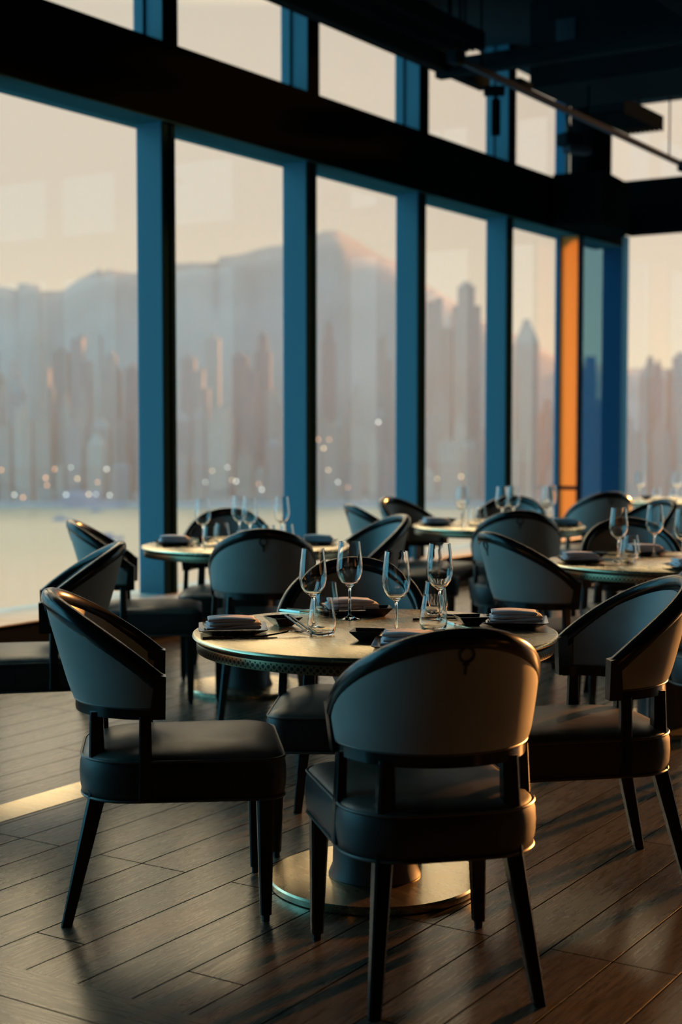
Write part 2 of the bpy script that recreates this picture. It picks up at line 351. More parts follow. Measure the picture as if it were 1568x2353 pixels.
# far (right-hand) window wall
struct(wbox('wall_sun_blocker', 15.0, 15.45, 1.5, 3.0, SILL, CEIL, M['black']))  # unseen pier added to stop direct sun reaching the left-hand chairs
pl = wall_root('corner_pillar', label='narrow dark blue pillar left of the far right window', cat='pillar')
MB().box(15.30, 15.50, 6.17, 6.40, SILL, 3.49).make('pillar_body', M['pillar'], pl, smooth=0)
ps = [6.16, 3.6, 1.75, -.1, -1.95, -3.8, -5.9]
for i in range(6):
    wd = MB().box(15.42, 15.428, ps[i + 1] + .05, ps[i] - .02, SILL, 3.5).make('window_%d' % (20 + i), M['pane'], smooth=0, rot=WALL_ROT); struct(wd)
    MB().box(15.42, 15.428, ps[i + 1] + .05, ps[i] - .02, 4.06, CEIL).make('upper_pane', M['pane'], wd, smooth=0)
    if i:
        fm = wall_root('window_mullion', cat='mullion', label='blue post between panes of the far right window wall', group='posts dividing the far right windows')
        MB().box(15.22, 15.5, ps[i] - .02, ps[i] + .05, SILL, CEIL).make('lower_post', M['mullion'], fm, smooth=0)

# ------------------------------------------------------------------ ceiling services
def rail(name, label, cat, a, b, hw, hh, mt, extra=None):
    a = Vector(a); b = Vector(b); d = b - a; ln = d.length; ang = atan2(d.y, d.x)
    e = empty(name, a, ang, label=label, cat=cat)
    MB().box(0, ln, -hw, hw, -hh, hh, .004).make('rail_body', mt, e, smooth=30)
    k = 0; x = .4
    while x < ln:
        MB().tube([(x, 0, hh), (x, 0, CEIL - a.z)], .008, 8).make('drop_rod', M['black'], e); x += 2.0
    return e, ln
def on_dir(pt, s): return (pt[0] + WX[0] * s, pt[1] + WX[1] * s, pt[2])
e, ln = rail('lighting_track', 'thick black lighting trough nearest the windows, below the ceiling', 'lighting track', on_dir((1.202, 12.34, 4.24), -9), (1.202, 12.34, 4.24), .05, .068, M['duct'])
e, ln = rail('lighting_track', 'thin grey lighting track slanting down to the right edge', 'lighting track', (0.80, 10.33, 3.93), (3.36, 14.43, 3.91), .022, .022, M['track'])
MB().box(-.06, .06, -.04, .04, -.04, .05, .006).make('end_clamp', M['duct'], e)
MB().box(ln - .08, ln + .04, -.045, .045, -.06, .04, .006).make('end_clamp', M['duct'], e)
MB().box(1.0, 1.22, -.03, .03, .02, .07, .006).make('power_feed', M['duct'], e)
sp = empty('track_spotlight', (1.28, 12.2, 4.10), 0, label='black cylindrical spotlight hanging from the end of the lighting trough', cat='spotlight')
MB().box(-.10, .07, -.05, .05, 0, .07, .008).make('mount', M['duct'], sp)
a = MB().lathe([(0, -.325), (.036, -.325), (.038, -.32), (.038, -.04), (.03, -.03), (0, -.03)], 24); a.make('lamp_barrel', M['black'], sp)
MB().tube([(0, 0, -.035), (0, 0, .01)], .012, 8).make('stem', M['black'], sp)
def ribbed(label, t0, t1, p0, p1, z):
    e = wall_root('linear_diffuser', label=label, cat='air diffuser')
    a = MB(); a.box(t0, t1, p0, p1, z + .03, z + .14)
    a.make('casing', M['duct'], e, smooth=0)
    a = MB(); nrib = int((p1 - p0) / .045)
    for i in range(nrib + 1):
        pp = p0 + i * (p1 - p0 - .015) / nrib; a.box(t0, t1, pp, pp + .015, z, z + .032)
    a.make('slats', M['duct'], e, smooth=0)
    for tt in (t0 + .2, t1 - .2): MB().tube([(tt, (p0 + p1) / 2, z + .1), (tt, (p0 + p1) / 2, CEIL)], .01, 8).make('hanger', M['black'], e)
    return e
def tp(x, y): return (x * WX[0] + y * WX[1], x * NX[0] + y * NX[1])
ta, pa = tp(.783, 12.169); tb, pb = tp(1.176, 11.949)
ribbed('long ribbed dark air diffuser under the ceiling, upper centre', 3.5, ta, pb, pa, 4.4)
ta, pa = tp(2.747, 14.08); tb, pb = tp(3.064, 13.938)
ribbed('ribbed dark air diffuser low beyond the duct, upper right', 12.35, ta, pb, pa, 4.15)
# cross bars (run away from the window wall)
def crossbar(label, t, p0, p1, z, hw=.03, hh=.035):
    e = wall_root('ceiling_crossbar', label=label, cat='ceiling bar'); MB().box(t - hw, t + hw, p0, p1, z - hh, z + hh, .004).make('bar_body', M['duct'], e)
    for pp in (p0 + .2, p1 - .2): MB().tube([(t, pp, z), (t, pp, CEIL)], .01, 8).make('hanger', M['black'], e)
crossbar('upper dark crossbar behind the ribbed diffuser', 10.9, 1.5, 6.0, 4.38, .06, .05)
crossbar('lower dark crossbar joining the two lighting tracks', 10.35, 2.0, 5.75, 4.17, .05, .03)
dk = wall_root('air_duct', label='large dark rectangular air duct filling the upper right of the ceiling', cat='duct')
a = MB().box(11.35, 12.25, -4, 5.42, 4.22, CEIL - .012).box(8.8, 11.35, -4, 3.9, 4.45, CEIL - .012)
a.make('duct_body', M['duct'], dk, smooth=0)
MB().box(9.3, 11.0, 2.6, 3.6, 4.40, 4.45, .01).make('access_panel', M['duct'], dk)
MB().box(11.335, 11.35, 5.0, 5.18, 4.45, 4.75, .004).make('nameplate', M['track'], dk)
for i, (tt, pp, l_) in enumerate([(9.6, 2.3, 3.4), (5.6, 4.2, 3.0)]):
    e = wall_root('ceiling_pipe', label=['thin dark pipe under the duct toward the far wall', 'long thin dark pipe below the ceiling at top right'][i], cat='pipe')
    MB().tube([(tt, pp, 4.14 + .3 * i), (tt + l_, pp, 4.14 + .3 * i)], .02, 10).make('pipe_run', M['duct'], e)
    for s in (.3, l_ - .3): MB().tube([(tt + s, pp, 4.14 + .3 * i), (tt + s, pp, CEIL)], .006, 6).make('hanger', M['black'], e)
pj = empty('motor_unit', (2.16, 13.9, 3.93), .5, label='small grey motor unit hanging left of the corner post', cat='fixture')
MB().box(-.11, .11, -.08, .08, .08, .2, .02).make('unit_body', M['duct'], pj)
MB().box(-.05, .22, -.06, .06, .02, .09, .015).make('unit_plate', M['track'], pj)
MB().tube([(0, 0, .2), (-.05, 0, .4), (0, 0, .6), (0, 0, 1.02)], .015, 8).make('hanger', M['black'], pj)

# ------------------------------------------------------------------ dining chair (faces +Y, seat centre at the origin)
def shell_pt(phi, v, off=0.0):
    """phi -90..90 round the back, v 0 bottom .. 1 top"""
    c = max(cos(phi), 0.0); cc = c ** 0.97; ss = sin(phi); ss = (abs(ss) ** 0.98) * (1 if ss > 0 else -1)
    ztop = .676 + .209 * c ** .95; zb = .592
    z = zb + (ztop - zb) * v; h = (z - zb) / .293
    Wd = .222 + .033 * h ** .8; D = .225 + .082 * h; yt = -.058
    x = (Wd + off) * ss; y = yt - (D + off) * cc
    return Vector((x, y, z))
PH = [radians(-90 + 180 * i / 36) for i in range(37)]
def sheet(o0, o1, v0=0.0, v1=1.0, nv=12, ph=PH, bulge=0.0):
    """solid curved sheet between two offsets"""
    vs = []; fs = []; n = len(ph)
    vv = [v0 + (v1 - v0) * k / nv for k in range(nv + 1)]
    for off, bl in ((o0, 0), (o1, bulge)):
        for v in vv:
            for p_ in ph:
                e = bl * max(0, (1 - ((2 * (v - v0) / (v1 - v0) - 1) ** 6))) * max(0, 1 - (p_ / ph[-1]) ** 8)
                vs.append(shell_pt(p_, v, off + e))
    m_ = (nv + 1) * n
    for k in range(nv):
        for i in range(n - 1):
            a = k * n + i
            fs.append((a, a + 1, a + n + 1, a + n)); fs.append((m_ + a, m_ + a + n, m_ + a + n + 1, m_ + a + 1))
    for i in range(n - 1):
        fs.append((i, m_ + i, m_ + i + 1, i + 1)); a = nv * n + i; fs.append((a, a + 1, m_ + a + 1, m_ + a))
    for k in range(nv):
        a = k * n; fs.append((a, a + n, m_ + a + n, m_ + a)); a = k * n + n - 1; fs.append((a, m_ + a, m_ + a + n, a + n))
    return MB().add(vs, fs)
def seat_outline(s=1.0, grow=0.0, n=10):
    pts = []; hf, hb, yf, yb, r = .247, .238, .27, -.275, .07
    cs = [(hf, yf, r * .8), (-hf, yf, r * .8), (-hb, yb, r * 2.1), (hb, yb, r * 2.1)]
    out = []
    for (x, y, rr), a0 in zip(cs, (0, 90, 180, 270)):
        sx = 1 if x > 0 else -1; sy = 1 if y > 0 else -1
        cx, cy = x - sx * rr, y - sy * rr
        for k in range(n + 1):
            a = radians(a0 + 90 * k / n); out.append((cx + rr * cos(a), cy + rr * sin(a)))
    res = []
    for x, y in out:
        bow = .012 * (1 - (x / .26) ** 2) * (1 if y > 0 else 0)
        d = sqrt(x * x + y * y); res.append(((x * s) + grow * x / d, (y + bow) * s + grow * y / d))
    return res
def make_chair():
    e = empty('dining_chair')
    # upholstered outer shell, bulging a little
    ob_ = sheet(.0, .017, .0, .93, 12, [p_ * .965 for p_ in PH], bulge=.006).make('outer_back', M['shell'], e, 50)
    sheet(-.016, -.001, .05, .88, 10, [p_ * .90 for p_ in PH], bulge=0).make('inner_back', M['inner'], e, 50)
    # dark wooden rim: over the top edge, down the arm fronts
    prof = []
    path = []
    for p_ in PH: path.append((p_, 1.0))
    rings = []
    def ring_at(P_, out, up_, hw, hh):
        return [P_ + out * (hw * cos(a)) + up_ * (hh * sin(a)) for a in [2 * pi * k / 12 for k in range(12)]]
    for p_ in PH:
        c = shell_pt(p_, 1.0, .0); o_ = shell_pt(p_, 1.0, .05) - c
        if o_.length < 1e-6: o_ = Vector((sin(p_), -cos(p_), 0))
        o_.z = 0; o_.normalize()
        tan = (shell_pt(min(p_ + .03, pi / 2), 1.0) - shell_pt(max(p_ - .03, -pi / 2), 1.0)).normalized()
        up_ = o_.cross(tan); up_ = up_ if up_.z > 0 else -up_
        up_.normalize()
        rings.append([c + o_ * (.002 + .022 * (abs(cos(a)) ** .7) * (1 if cos(a) > 0 else -1)) + up_ * (-.012 + .024 * (abs(sin(a)) ** .8) * (1 if sin(a) > 0 else -1)) for a in [2 * pi * k / 12 for k in range(12)]])
    MB().loft(rings).make('top_rim', M['wood'], e, 60)
    for s in (-1, 1):
        a = MB(); b0 = shell_pt(s * pi / 2, 0.0); b1 = shell_pt(s * pi / 2, 1.0)
        q0 = [(b0.x - s * .016, b0.y - .03, .565), (b0.x + s * .022, b0.y - .03, .565), (b0.x + s * .022, b0.y + .012, .565), (b0.x - s * .016, b0.y + .012, .565)]
        q1 = [(b1.x - s * .0205, b1.y - .016, .690), (b1.x + s * .0245, b1.y - .016, .690), (b1.x + s * .0245, b1.y + .014, .682), (b1.x - s * .0205, b1.y + .014, .682)]
        a.loft([q0, q1]).make('arm_stile', M['wood'], e, 30)
    # bottom rail
    rings = []
    for p_ in PH:
        c = shell_pt(p_, 0, 0); o_ = (shell_pt(p_, 0, .05) - c); o_.z = 0
        o_ = o_.normalized() if o_.length > 1e-6 else Vector((1, 0, 0))
        c.z = .579; rings.append([c + o_ * .014 + Vector((0, 0, .014)), c - o_ * .018 + Vector((0, 0, .014)), c - o_ * .018 - Vector((0, 0, .016)), c + o_ * .014 - Vector((0, 0, .016))])
    MB().loft(rings).make('bottom_rail', M['wood'], e, 40)
    MB().tube([shell_pt(p_, .01, .016) for p_ in PH], .0035, 6).make('back_piping', M['piping'], ob_)
    # round mark with stem on the outer back
    def back_surface(x, z):
        v = (z - .592) / (.293); lo, hi = -.5, .5
        for _ in range(30):
            mid = (lo + hi) / 2
            if shell_pt(mid, v, .0235).x < x: lo = mid
            else: hi = mid
        return shell_pt((lo + hi) / 2, v, .0235)
    a = MB()
    a.tube([back_surface(.017 * cos(t), .836 + .017 * sin(t)) for t in [2 * pi * k / 20 for k in range(20)]], .003, 6, closed=True)
    a.tube([back_surface(0, .819), back_surface(0, .79)], .003, 6); a.tube([back_surface(-.007, .814), back_surface(.007, .814)], .003, 6)
    a.make('round_mark', M['emblem'], ob_)
    # seat
    ol = lambda s, g, z: [(x, y, z) for x, y in seat_outline(s, g)]
    ss_ = MB().loft([ol(1, -.012, .338), ol(1, 0, .345), ol(1, .006, .37), ol(1, .008, .40), ol(1, .006, .43), ol(1, 0, .448)]).make('seat_side', M['side'], e, 50)
    st_ = MB().loft([ol(1, 0, .446), ol(1, -.004, .453), ol(.95, 0, .461), ol(.86, 0, .469), ol(.72, 0, .475), ol(.5, 0, .479), ol(.25, 0, .481), ol(.05, 0, .4815)]).make('seat', M['seat'], e, 60)
    MB().tube(ol(1, .002, .450), .0042, 6, closed=True).make('seat_piping', M['piping'], st_)
    MB().tube(ol(1, .001, .343), .0042, 6, closed=True).make('seat_piping', M['piping'], ss_)
    for s in (-1, 1):
        a = MB(); a.prism((s * .222, .222, .02), (s * .215, .222, .345), .0155, .024); a.loft([[(s * .222 + r_ * cos(t), .222 + r_ * sin(t), z) for t in [2 * pi * k / 10 for k in range(10)]] for r_, z in ((.011, 0), (.012, .02))]); a.make('leg', M['wood'], e, 30)
        a = MB(); a.prism((s * .198, -.315, 0), (s * .158, -.232, .345), .015, (.022, .024)); a.prism((s * .158, -.232, .34), (s * .148, -.232, .575), (.0225, .0235), (.019, .018)); a.make('leg', M['wood'], e, 30)
        a = MB(); a.prism((s * .236, -.10, .35), (s * .226, -.10, .572), (.014, .019), (.013, .016)); a.make('arm_post', M['wood'], e, 30)
    return e
chair0 = make_chair(); used = [False]
def az(deg): return -radians(deg)      # facing azimuth clockwise from +Y -> z rotation
def chair(x, y, face, label, group):
    o = copy_tree(chair0) if used[0] else chair0
    used[0] = True; o.location = (x, y, 0); o.rotation_euler = (0, 0, az(face)); tag(o, label, 'chair', group); return o
G1 = 'chairs at the nearest round table'; G2 = 'chairs at the table by the left windows'; G3 = 'chairs at the far middle table'; G4 = 'chairs at the right-hand table'; G5 = 'chairs near the far right window'
chair(.201, 3.595, -12.4, 'foreground dining chair with its back to the camera, orange light on its right side', G1)
chair(-.453, 4.105, 83, 'round-backed dining chair left of the nearest table, in profile facing right', G1)
chair(.03, 4.72, 183, 'dining chair behind the nearest table facing the camera, mostly hidden by the glasses', G1)
chair(.68, 4.36, -100, 'round-backed dining chair right of the nearest table, facing left, orange-lit outer back', G1)
chair(-1.24, 5.74, -101, 'dining chair facing left, its tan back just behind the leftmost foreground chair', 'chairs turned to a table outside the left edge')
chair(-.98, 7.27, 84, 'dining chair furthest left by the windows, facing right with seat in view', G2)
chair(-.37, 6.92, -3, 'pale grey chair with its round-marked back to the camera, before the window table', G2)
chair(-.63, 7.98, 178, 'dark chair behind the window table, backed by the leftmost window posts', G2)
chair(-.01, 7.56, -112, 'blue-grey chair right of the window table, open side turned left to the camera', G2)
chair(.40, 8.92, 78, 'pale chair left of the far middle table, in profile facing right', G3)
chair(.60, 9.52, 128, 'small far chair with an orange glint on its rim, left behind the far middle table', G3)
chair(1.12, 9.62, 190, 'far chair behind the far middle table, seen through its wine glasses', G3)
chair(1.01, 8.46, 2, 'large pale chair with its round-marked back to the camera, before the far middle table', G3)
chair(.98, 6.50, 68, 'pale blue-grey chair left of the right-hand table, outer side to the camera', G4)
chair(1.43, 6.95 + .12, 184, 'dark chair behind the right-hand table, facing the camera', G4)
chair(1.54, 5.86, -4, 'chair cut off by the right edge, just behind the orange-lit chair', G4)
chair(1.89, 10.95, -12, 'far grey chair with marked back, below the narrow blue pillar', G5)
chair(1.80, 9.32, -116, 'far chair facing left, between the marked-back chair and the sunlit far table', G5)
chair(2.48, 10.3, -15, 'far chair at the right edge beside the sunlit table glasses', G5)

# ------------------------------------------------------------------ round table (centre of its base at the origin)
def make_table():
    e = empty('round_table')
    MB().lathe([(0, .735), (.520, .735), (.531, .737), (.535, .742), (.533, .748), (.528, .750), (0, .750)], 128).make('tabletop', M['brass'], e, 50)
    MB().lathe([(0, .722), (.505, .722), (.512, .726), (.512, .736), (0, .736)], 128).make('top_step', M['table_dark'], e, 40)
    MB().lathe([(.515, .700), (.5215, .700), (.5225, .703), (.5225, .724), (.5215, .727), (.515, .727)], 160, closed=True).make('pierced_band', M['pierced'], e, 40)
    MB().lathe([(0, .70), (.50, .70), (.51, .706), (.51, .722), (0, .722)], 96).make('apron', M['table_dark'], e, 40)
    MB().lathe([(.0, .02), (.135, .024), (.137, .03), (.125, .06), (.118, .3), (.118, .60), (.15, .67), (.22, .70), (0, .70)], 64).make('pedestal', M['side'], e, 40)
    MB().lathe([(0, 0), (.300, 0), (.312, .003), (.314, .02), (.310, .026), (0, .0265)], 96).make('base_disc', M['brass'], e, 40)
    return e
tab0 = make_table(); tu = [False]
def table(x, y, label, rz=0):
    o = copy_tree(tab0) if tu[0] else tab0
    tu[0] = True; o.location = (x, y, 0); o.rotation_euler = (0, 0, rz); tag(o, label, 'table', 'round brass-topped dining tables'); return o
TB = [('nearest', .10, 4.256), ('window', -.49, 7.48), ('far middle', .98, 9.05), ('right-hand', 1.465, 6.53), ('far right sunlit', 2.93, 12.3)]
for (nm, x, y), lb in zip(TB, ['nearest round brass-topped table in the centre, laid with wine glasses', 'round table by the left windows behind the marked chair back', 'far round table in the middle distance, in front of the window corner', 'round table at the right edge with glasses and napkins', 'sunlit round table at the far right, glaring bright']):
    table(x, y, lb, radians(35))
table(1.17, 2.62, 'foreground round table almost wholly outside the right edge, only its rim showing', .3)

# ------------------------------------------------------------------ tableware
TZ = .7502
def mk_wine():
    o = [(.036, 0), (.0365, .0012), (.030, .003), (.012, .0065), (.0055, .012), (.0042, .03), (.0040, .085), (.0055, .098), (.012, .104), (.025, .113), (.0355, .128), (.0408, .148), (.0412, .165), (.0385, .195), (.0350, .225), (.0332, .242)]
    i = [(.0322, .242), (.0340, .225), (.0375, .195), (.0402, .165), (.0398, .148), (.0345, .129), (.024, .1145), (.012, .107), (0.0, .105)]
    return MB().lathe([(0, 0)] + o + i, 40).make('wine_glass', M['glass'], None, 60)
def mk_tumbler():
    o = [(.028, 0), (.034, .002), (.0385, .012), (.0412, .028), (.0405, .045), (.0365, .07), (.0325, .095), (.0312, .106)]
    i = [(.0303, .106), (.0315, .095), (.0355, .07), (.0394, .045), (.0400, .028), (.0370, .0145), (.030, .0085), (0, .0075)]
    return MB().lathe([(0, 0)] + o + i, 40).make('water_glass', M['glass'], None, 60)
def squircle(h, z, n=8, r=.25):
    out = []
    for cxs, cys, a0 in ((1, 1, 0), (-1, 1, 90), (-1, -1, 180), (1, -1, 270)):
        for k in range(n + 1):
            a = radians(a0 + 90 * k / n); out.append((cxs * h * (1 - r) + h * r * cos(a), cys * h * (1 - r) + h * r * sin(a), z))
    return out
def mk_plate():
    def lift(h, z, c):
        return [(x, y, z + c * (abs(x) * abs(y)) / (h * h)) for x, y, z in squircle(h, z, 6, .12)]
    return MB().loft([squircle(.055, .0, 6, .2), lift(.062, .0005, 0), lift(.098, .012, .005), lift(.0985, .0145, .005), lift(.096, .015, .005), lift(.066, .005, 0), squircle(.05, .005, 6, .2)]).make('square_plate', M['plate'], None, 40)
def mk_dish():
    return MB().loft([squircle(.022, .0, 4, .15), squircle(.0235, .002, 4, .15), squircle(.045, .026, 4, .08), squircle(.0455, .028, 4, .08), squircle(.0435, .028, 4, .08), squircle(.024, .008, 4, .1)]).make('sauce_dish', M['dish'], None, 30)
def mk_napkin():
    a = MB(); rnd = random.Random(4)
    for k, (hx, hy, z0, th, ang, ox) in enumerate([(.078, .052, .0, .013, .0, 0), (.075, .050, .0115, .011, .05, .002), (.068, .048, .021, .011, -.04, -.004)]):
        bm = bmesh.new(); bmesh.ops.create_cube(bm, size=1)
        bmesh.ops.subdivide_edges(bm, edges=list(bm.edges), cuts=7, use_grid_fill=True)
        for v in bm.verts:
            x, y, z = v.co * 2
            r_ = 1 - .10 * abs(z) ** 4 * abs(x) ** 3
            X = x * hx * r_ + ox; Y = y * hy * (1 - .08 * abs(z) ** 4)
            Z = z0 + th * (z * .5 + .5) * (1 - .45 * max(0, abs(y) - .55)) + .0022 * sin(30 * X + k) * (z * .5 + .5 + .3) + .0015 * sin(60 * Y + 2 * k)
            v.co = Vector((X * cos(ang) - Y * sin(ang), X * sin(ang) + Y * cos(ang), max(Z, 0)))
        a.bm(bm)
    return a.make('folded_napkin', M['napkin'], None, 50)
def mk_stick(): return MB().tube([(-.11, 0, .0035), (0, 0, .0035), (.11, 0, .0025)], [.0036, .003, .0018], 8).make('chopstick', M['lacquer'], None)
def mk_knife():
    e = empty('table_knife'); MB().loft([[(x, -w_, 0), (x, w_, 0), (x, w_ * .8, h_), (x, -w_ * .8, h_)] for x, w_, h_ in ((-.105, .005, .006), (-.06, .0055, .007), (-.02, .004, .005))]).make('handle', M['steel'], e, 40)
    MB().loft([[(x, a_, .001), (x, b_, .001), (x, b_, .003), (x, a_, .003)] for x, a_, b_ in ((-.02, -.004, .004), (.0, -.008, .006), (.06, -.009, .006), (.09, -.006, .006), (.105, .003, .006))]).make('blade', M['steel'], e, 40); return e
def mk_fork():
    e = empty('table_fork'); MB().tube([(-.105, 0, .004), (-.04, 0, .003), (.02, 0, .010), (.045, 0, .014)], [.0045, .003, .0022, .003], 8).make('handle', M['steel'], e)
    a = MB().box(.040, .060, -.011, .011, .0125, .0145, .0008)
    for k in range(4):
        y = -.0093 + .0062 * k; a.tube([(.058, y, .0135), (.080, y, .0105), (.100, y, .017)], [.0016, .0014, .0007], 6)
    a.make('tines', M['steel'], e); return e
protos = {'wine': mk_wine, 'water': mk_tumbler, 'plate': mk_plate, 'dish': mk_dish, 'napkin': mk_napkin, 'stick': mk_stick, 'knife': mk_knife, 'fork': mk_fork}
cats = {'wine': 'wine glass', 'water': 'tumbler', 'plate': 'plate', 'dish': 'dish', 'napkin': 'napkin', 'stick': 'chopstick', 'knife': 'knife', 'fork': 'fork'}
made = {}
def put(kind, x, y, label, rz=0, z=TZ, group=None, tilt=None):
    if kind not in made: o = made[kind] = protos[kind]()
    else: o = copy_tree(made[kind])
    o.location = (x, y, z); o.rotation_euler = (0, tilt or 0, rz); tag(o, label, cats[kind], group); return o
g = 'wine glasses on the nearest table'
put('wine', -.082, 4.255, 'leftmost wine glass on the nearest table, behind the left tumbler', group=g)
put('wine', .027, 4.52, 'wine glass second from left on the nearest table, set furthest back', group=g)
put('wine', .158, 4.15, 'wine glass third from left on the nearest table, set lowest and nearest', group=g)
put('wine', .302, 4.44, 'rightmost wine glass on the nearest table, above the right tumblers', group=g)
g = 'tumblers on the nearest table'
put('water', -.055, 4.165, 'left front tumbler on the nearest table, clear in the centre', group=g)
put('water', -.046, 4.60, 'left rear tumbler on the nearest table, behind the leftmost wine glass', group=g)
put('water', .270, 4.24, 'right front tumbler on the nearest table, behind the dark chair top', group=g)
put('water', .300, 4.63, 'right rear tumbler on the nearest table, behind the rightmost wine stem', group=g)
def setting(tname, x, y, pos, rz, bright=''):
    put('plate', x, y, 'square plate at the %s of the %s table' % (pos, tname), rz, group='square plates on the %s table' % tname)
    put('napkin', x, y, 'folded grey napkin on the plate at the %s of the %s table' % (pos, tname), rz + .06, TZ + .0145, group='napkins on the %s table' % tname)
setting('nearest', -.315, 4.21, 'left side', .10)
setting('nearest', .525, 4.37, 'right side', -.10)
setting('nearest', .035, 4.665, 'back', .15)
setting('nearest', .185, 3.90, 'front', -.10)
for x, y, r_, lb in [(-.175, 4.36, .5, 'black sauce dish left of centre on the nearest table, chopsticks leaning on it'), (.115, 4.60, .1, 'black sauce dish at the back of the nearest table behind the centre wine glasses'), (.075, 4.06, -.2, 'black sauce dish at the front centre of the nearest table'), (.392, 4.38, .2, 'black sauce dish right of the tumblers on the nearest table')]:
    put('dish', x, y, lb, r_, group='sauce dishes on the nearest table')
g = 'chopsticks on the nearest table'
put('stick', -.126, 4.245, 'left chopstick of the pair leaning on the left sauce dish', radians(-68), TZ + .014, g, radians(8.0))
put('stick', -.113, 4.25, 'right chopstick of the pair leaning on the left sauce dish', radians(-68), TZ + .014, g, radians(8.0))
put('stick', .15, 4.02, 'chopstick lying across the front sauce dish', radians(-10), TZ + .028, g)
put('stick', .42, 4.53, 'chopstick at the back right of the nearest table', radians(-35), TZ, g)
put('stick', .33, 4.50, 'chopstick on the brass top behind the right sauce dish', radians(10), TZ, g)
put('knife', .355, 4.36, 'knife lying beside the right sauce dish of the nearest table', radians(-60), group='knives on the nearest table')
put('knife', -.285, 4.085, 'knife in front of the left plate on the nearest table', radians(4), group='knives on the nearest table')
put('fork', -.19, 4.12, 'fork with raised tines in front of the left plate', radians(22), group='forks on the nearest table')
put('knife', -.115, 4.66, 'knife at the back left of the nearest table', radians(-38), group='knives on the nearest table')
put('fork', -.085, 4.69, 'fork at the back left of the nearest table', radians(-30), group='forks on the nearest table')

def lay(tname, cx, cy, wines, waters, plates, dishes, cut):
    for i, (dx, dy, lb) in enumerate(wines): put('wine', cx + dx, cy + dy, '%s wine glass on the %s table' % (lb, tname), group='wine glasses on the %s table' % tname)
    for i, (dx, dy, lb) in enumerate(waters): put('water', cx + dx, cy + dy, '%s tumbler on the %s table' % (lb, tname), group='tumblers on the %s table' % tname)
    for dx, dy, r_, pos in plates: setting(tname, cx + dx, cy + dy, pos, r_)
    for dx, dy, r_, lb in dishes: put('dish', cx + dx, cy + dy, 'black sauce dish at the %s of the %s table' % (lb, tname), r_, group='sauce dishes on the %s table' % tname)
    for k, dx, dy, r_, lb in cut: put(k, cx + dx, cy + dy, '%s %s on the %s table' % (lb, cats[k], tname), r_, group=cats[k] + 's on the %s table' % tname)
lay('window', -.49, 7.48,
    [(-.215, -.06, 'leftmost'), (-.05, .24, 'second from left, rear'), (.02, .02, 'third from left'), (.18, .14, 'rightmost')],
    [(-.17, -.14, 'left front'), (-.13, .10, 'left rear'), (.12, -.05, 'centre'), (.21, .02, 'right')],
    [(-.37, .02, .1, 'left side'), (.37, .06, -.1, 'right side'), (.0, .37, 0, 'back')],
    [(-.24, .14, .6, 'left'), (.22, .24, .3, 'right')], [('stick', -.20, .03, -1.2, 'left'), ('knife', -.30, -.16, .1, 'front left'), ('fork', .28, -.16, .3, 'front right')])
lay('far middle', .98, 9.05,
    [(-.24, -.12, 'leftmost'), (-.205, .16, 'second from left'), (.015, -.06, 'centre left'), (.10, .06, 'centre right'), (.30, .0, 'second from right'), (.345, .16, 'rightmost')],
    [(-.16, -.10, 'left'), (-.10, .14, 'rear left'), (.17, -.12, 'centre'), (.25, -.16, 'right')],
    [(-.39, .02, .1, 'left side'), (.40, -.08, -.1, 'right side'), (.22, .38, 0, 'back')],
    [(-.30, .24, .6, 'left'), (.36, .26, .3, 'right')], [('knife', -.34, -.18, .2, 'front left'), ('stick', .2, .2, .7, 'rear'), ('fork', .33, -.24, .3, 'front right')])
lay('right-hand', 1.465, 6.53,
    [(-.222, -.02, 'left'), (.0, .26, 'middle'), (.04, -.14, 'right edge')],
    [(-.195, -.10, 'front'), (-.13, .16, 'rear')],
    [(-.40, -.06, .0, 'left side'), (-.02, .38, .1, 'back'), (.02, -.37, .1, 'front')],
    [(-.30, .16, .6, 'left'), (.16, .08, .2, 'right'), (.02, -.24, .2, 'front')],
    [('stick', -.26, .05, -.9, 'left'), ('stick', -.24, .05, -.9, 'second'), ('stick', .03, .22, .2, 'rear'), ('knife', -.30, -.22, .1, 'front left'), ('fork', -.14, .30, -.4, 'rear')])
lay('far right sunlit', 2.93, 12.3,
    [(-.40, .02, 'left'), (-.08, .05, 'right')], [(-.27, -.02, 'left'), (-.15, -.12, 'right')], [(-.02, -.36, .2, 'front')], [(-.3, .25, .4, 'left')], [])

# ------------------------------------------------------------------ the harbour outside
def far(px, py, y):
    a = (1176.5 - py) / 3350; b_ = (px - 784) / 3350; P_ = radians(PITCH)
    ry = cos(P_) + a * sin(P_); rz = -sin(P_) + a * cos(P_); s = y / ry
    return b_ * s, 1.335 + rz * s
WZ = -72
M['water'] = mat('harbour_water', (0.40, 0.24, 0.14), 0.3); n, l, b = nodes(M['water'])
t = n.new('ShaderNodeTexCoord'); nz = n.new('ShaderNodeTexNoise'); nz.inputs['Scale'].default_value = .05; nz.inputs['Detail'].default_value = 8; l(t.outputs['Object'], nz.inputs[0])
bp = n.new('ShaderNodeBump'); bp.inputs['Strength'].default_value = .5; bp.inputs['Distance'].default_value = 1.0; l(nz.outputs['Fac'], bp.inputs['Height']); l(bp.outputs[0], b.inputs['Normal'])
M['hill'] = noisy(mat('hazy_hillside', (0.3, 0.3, 0.3), 1.0), (0.15, 0.125, 0.11), (0.19, 0.155, 0.14), (.006, .006, .006))
M['quay'] = mat('quay_stone', (0.2, 0.21, 0.22), 1.0)
struct(MB().add([(-3000, 60, WZ), (3000, 60, WZ), (3000, 2600, WZ), (-3000, 2600, WZ)], [(0, 1, 2, 3)]).make('water', M['water'], smooth=0))
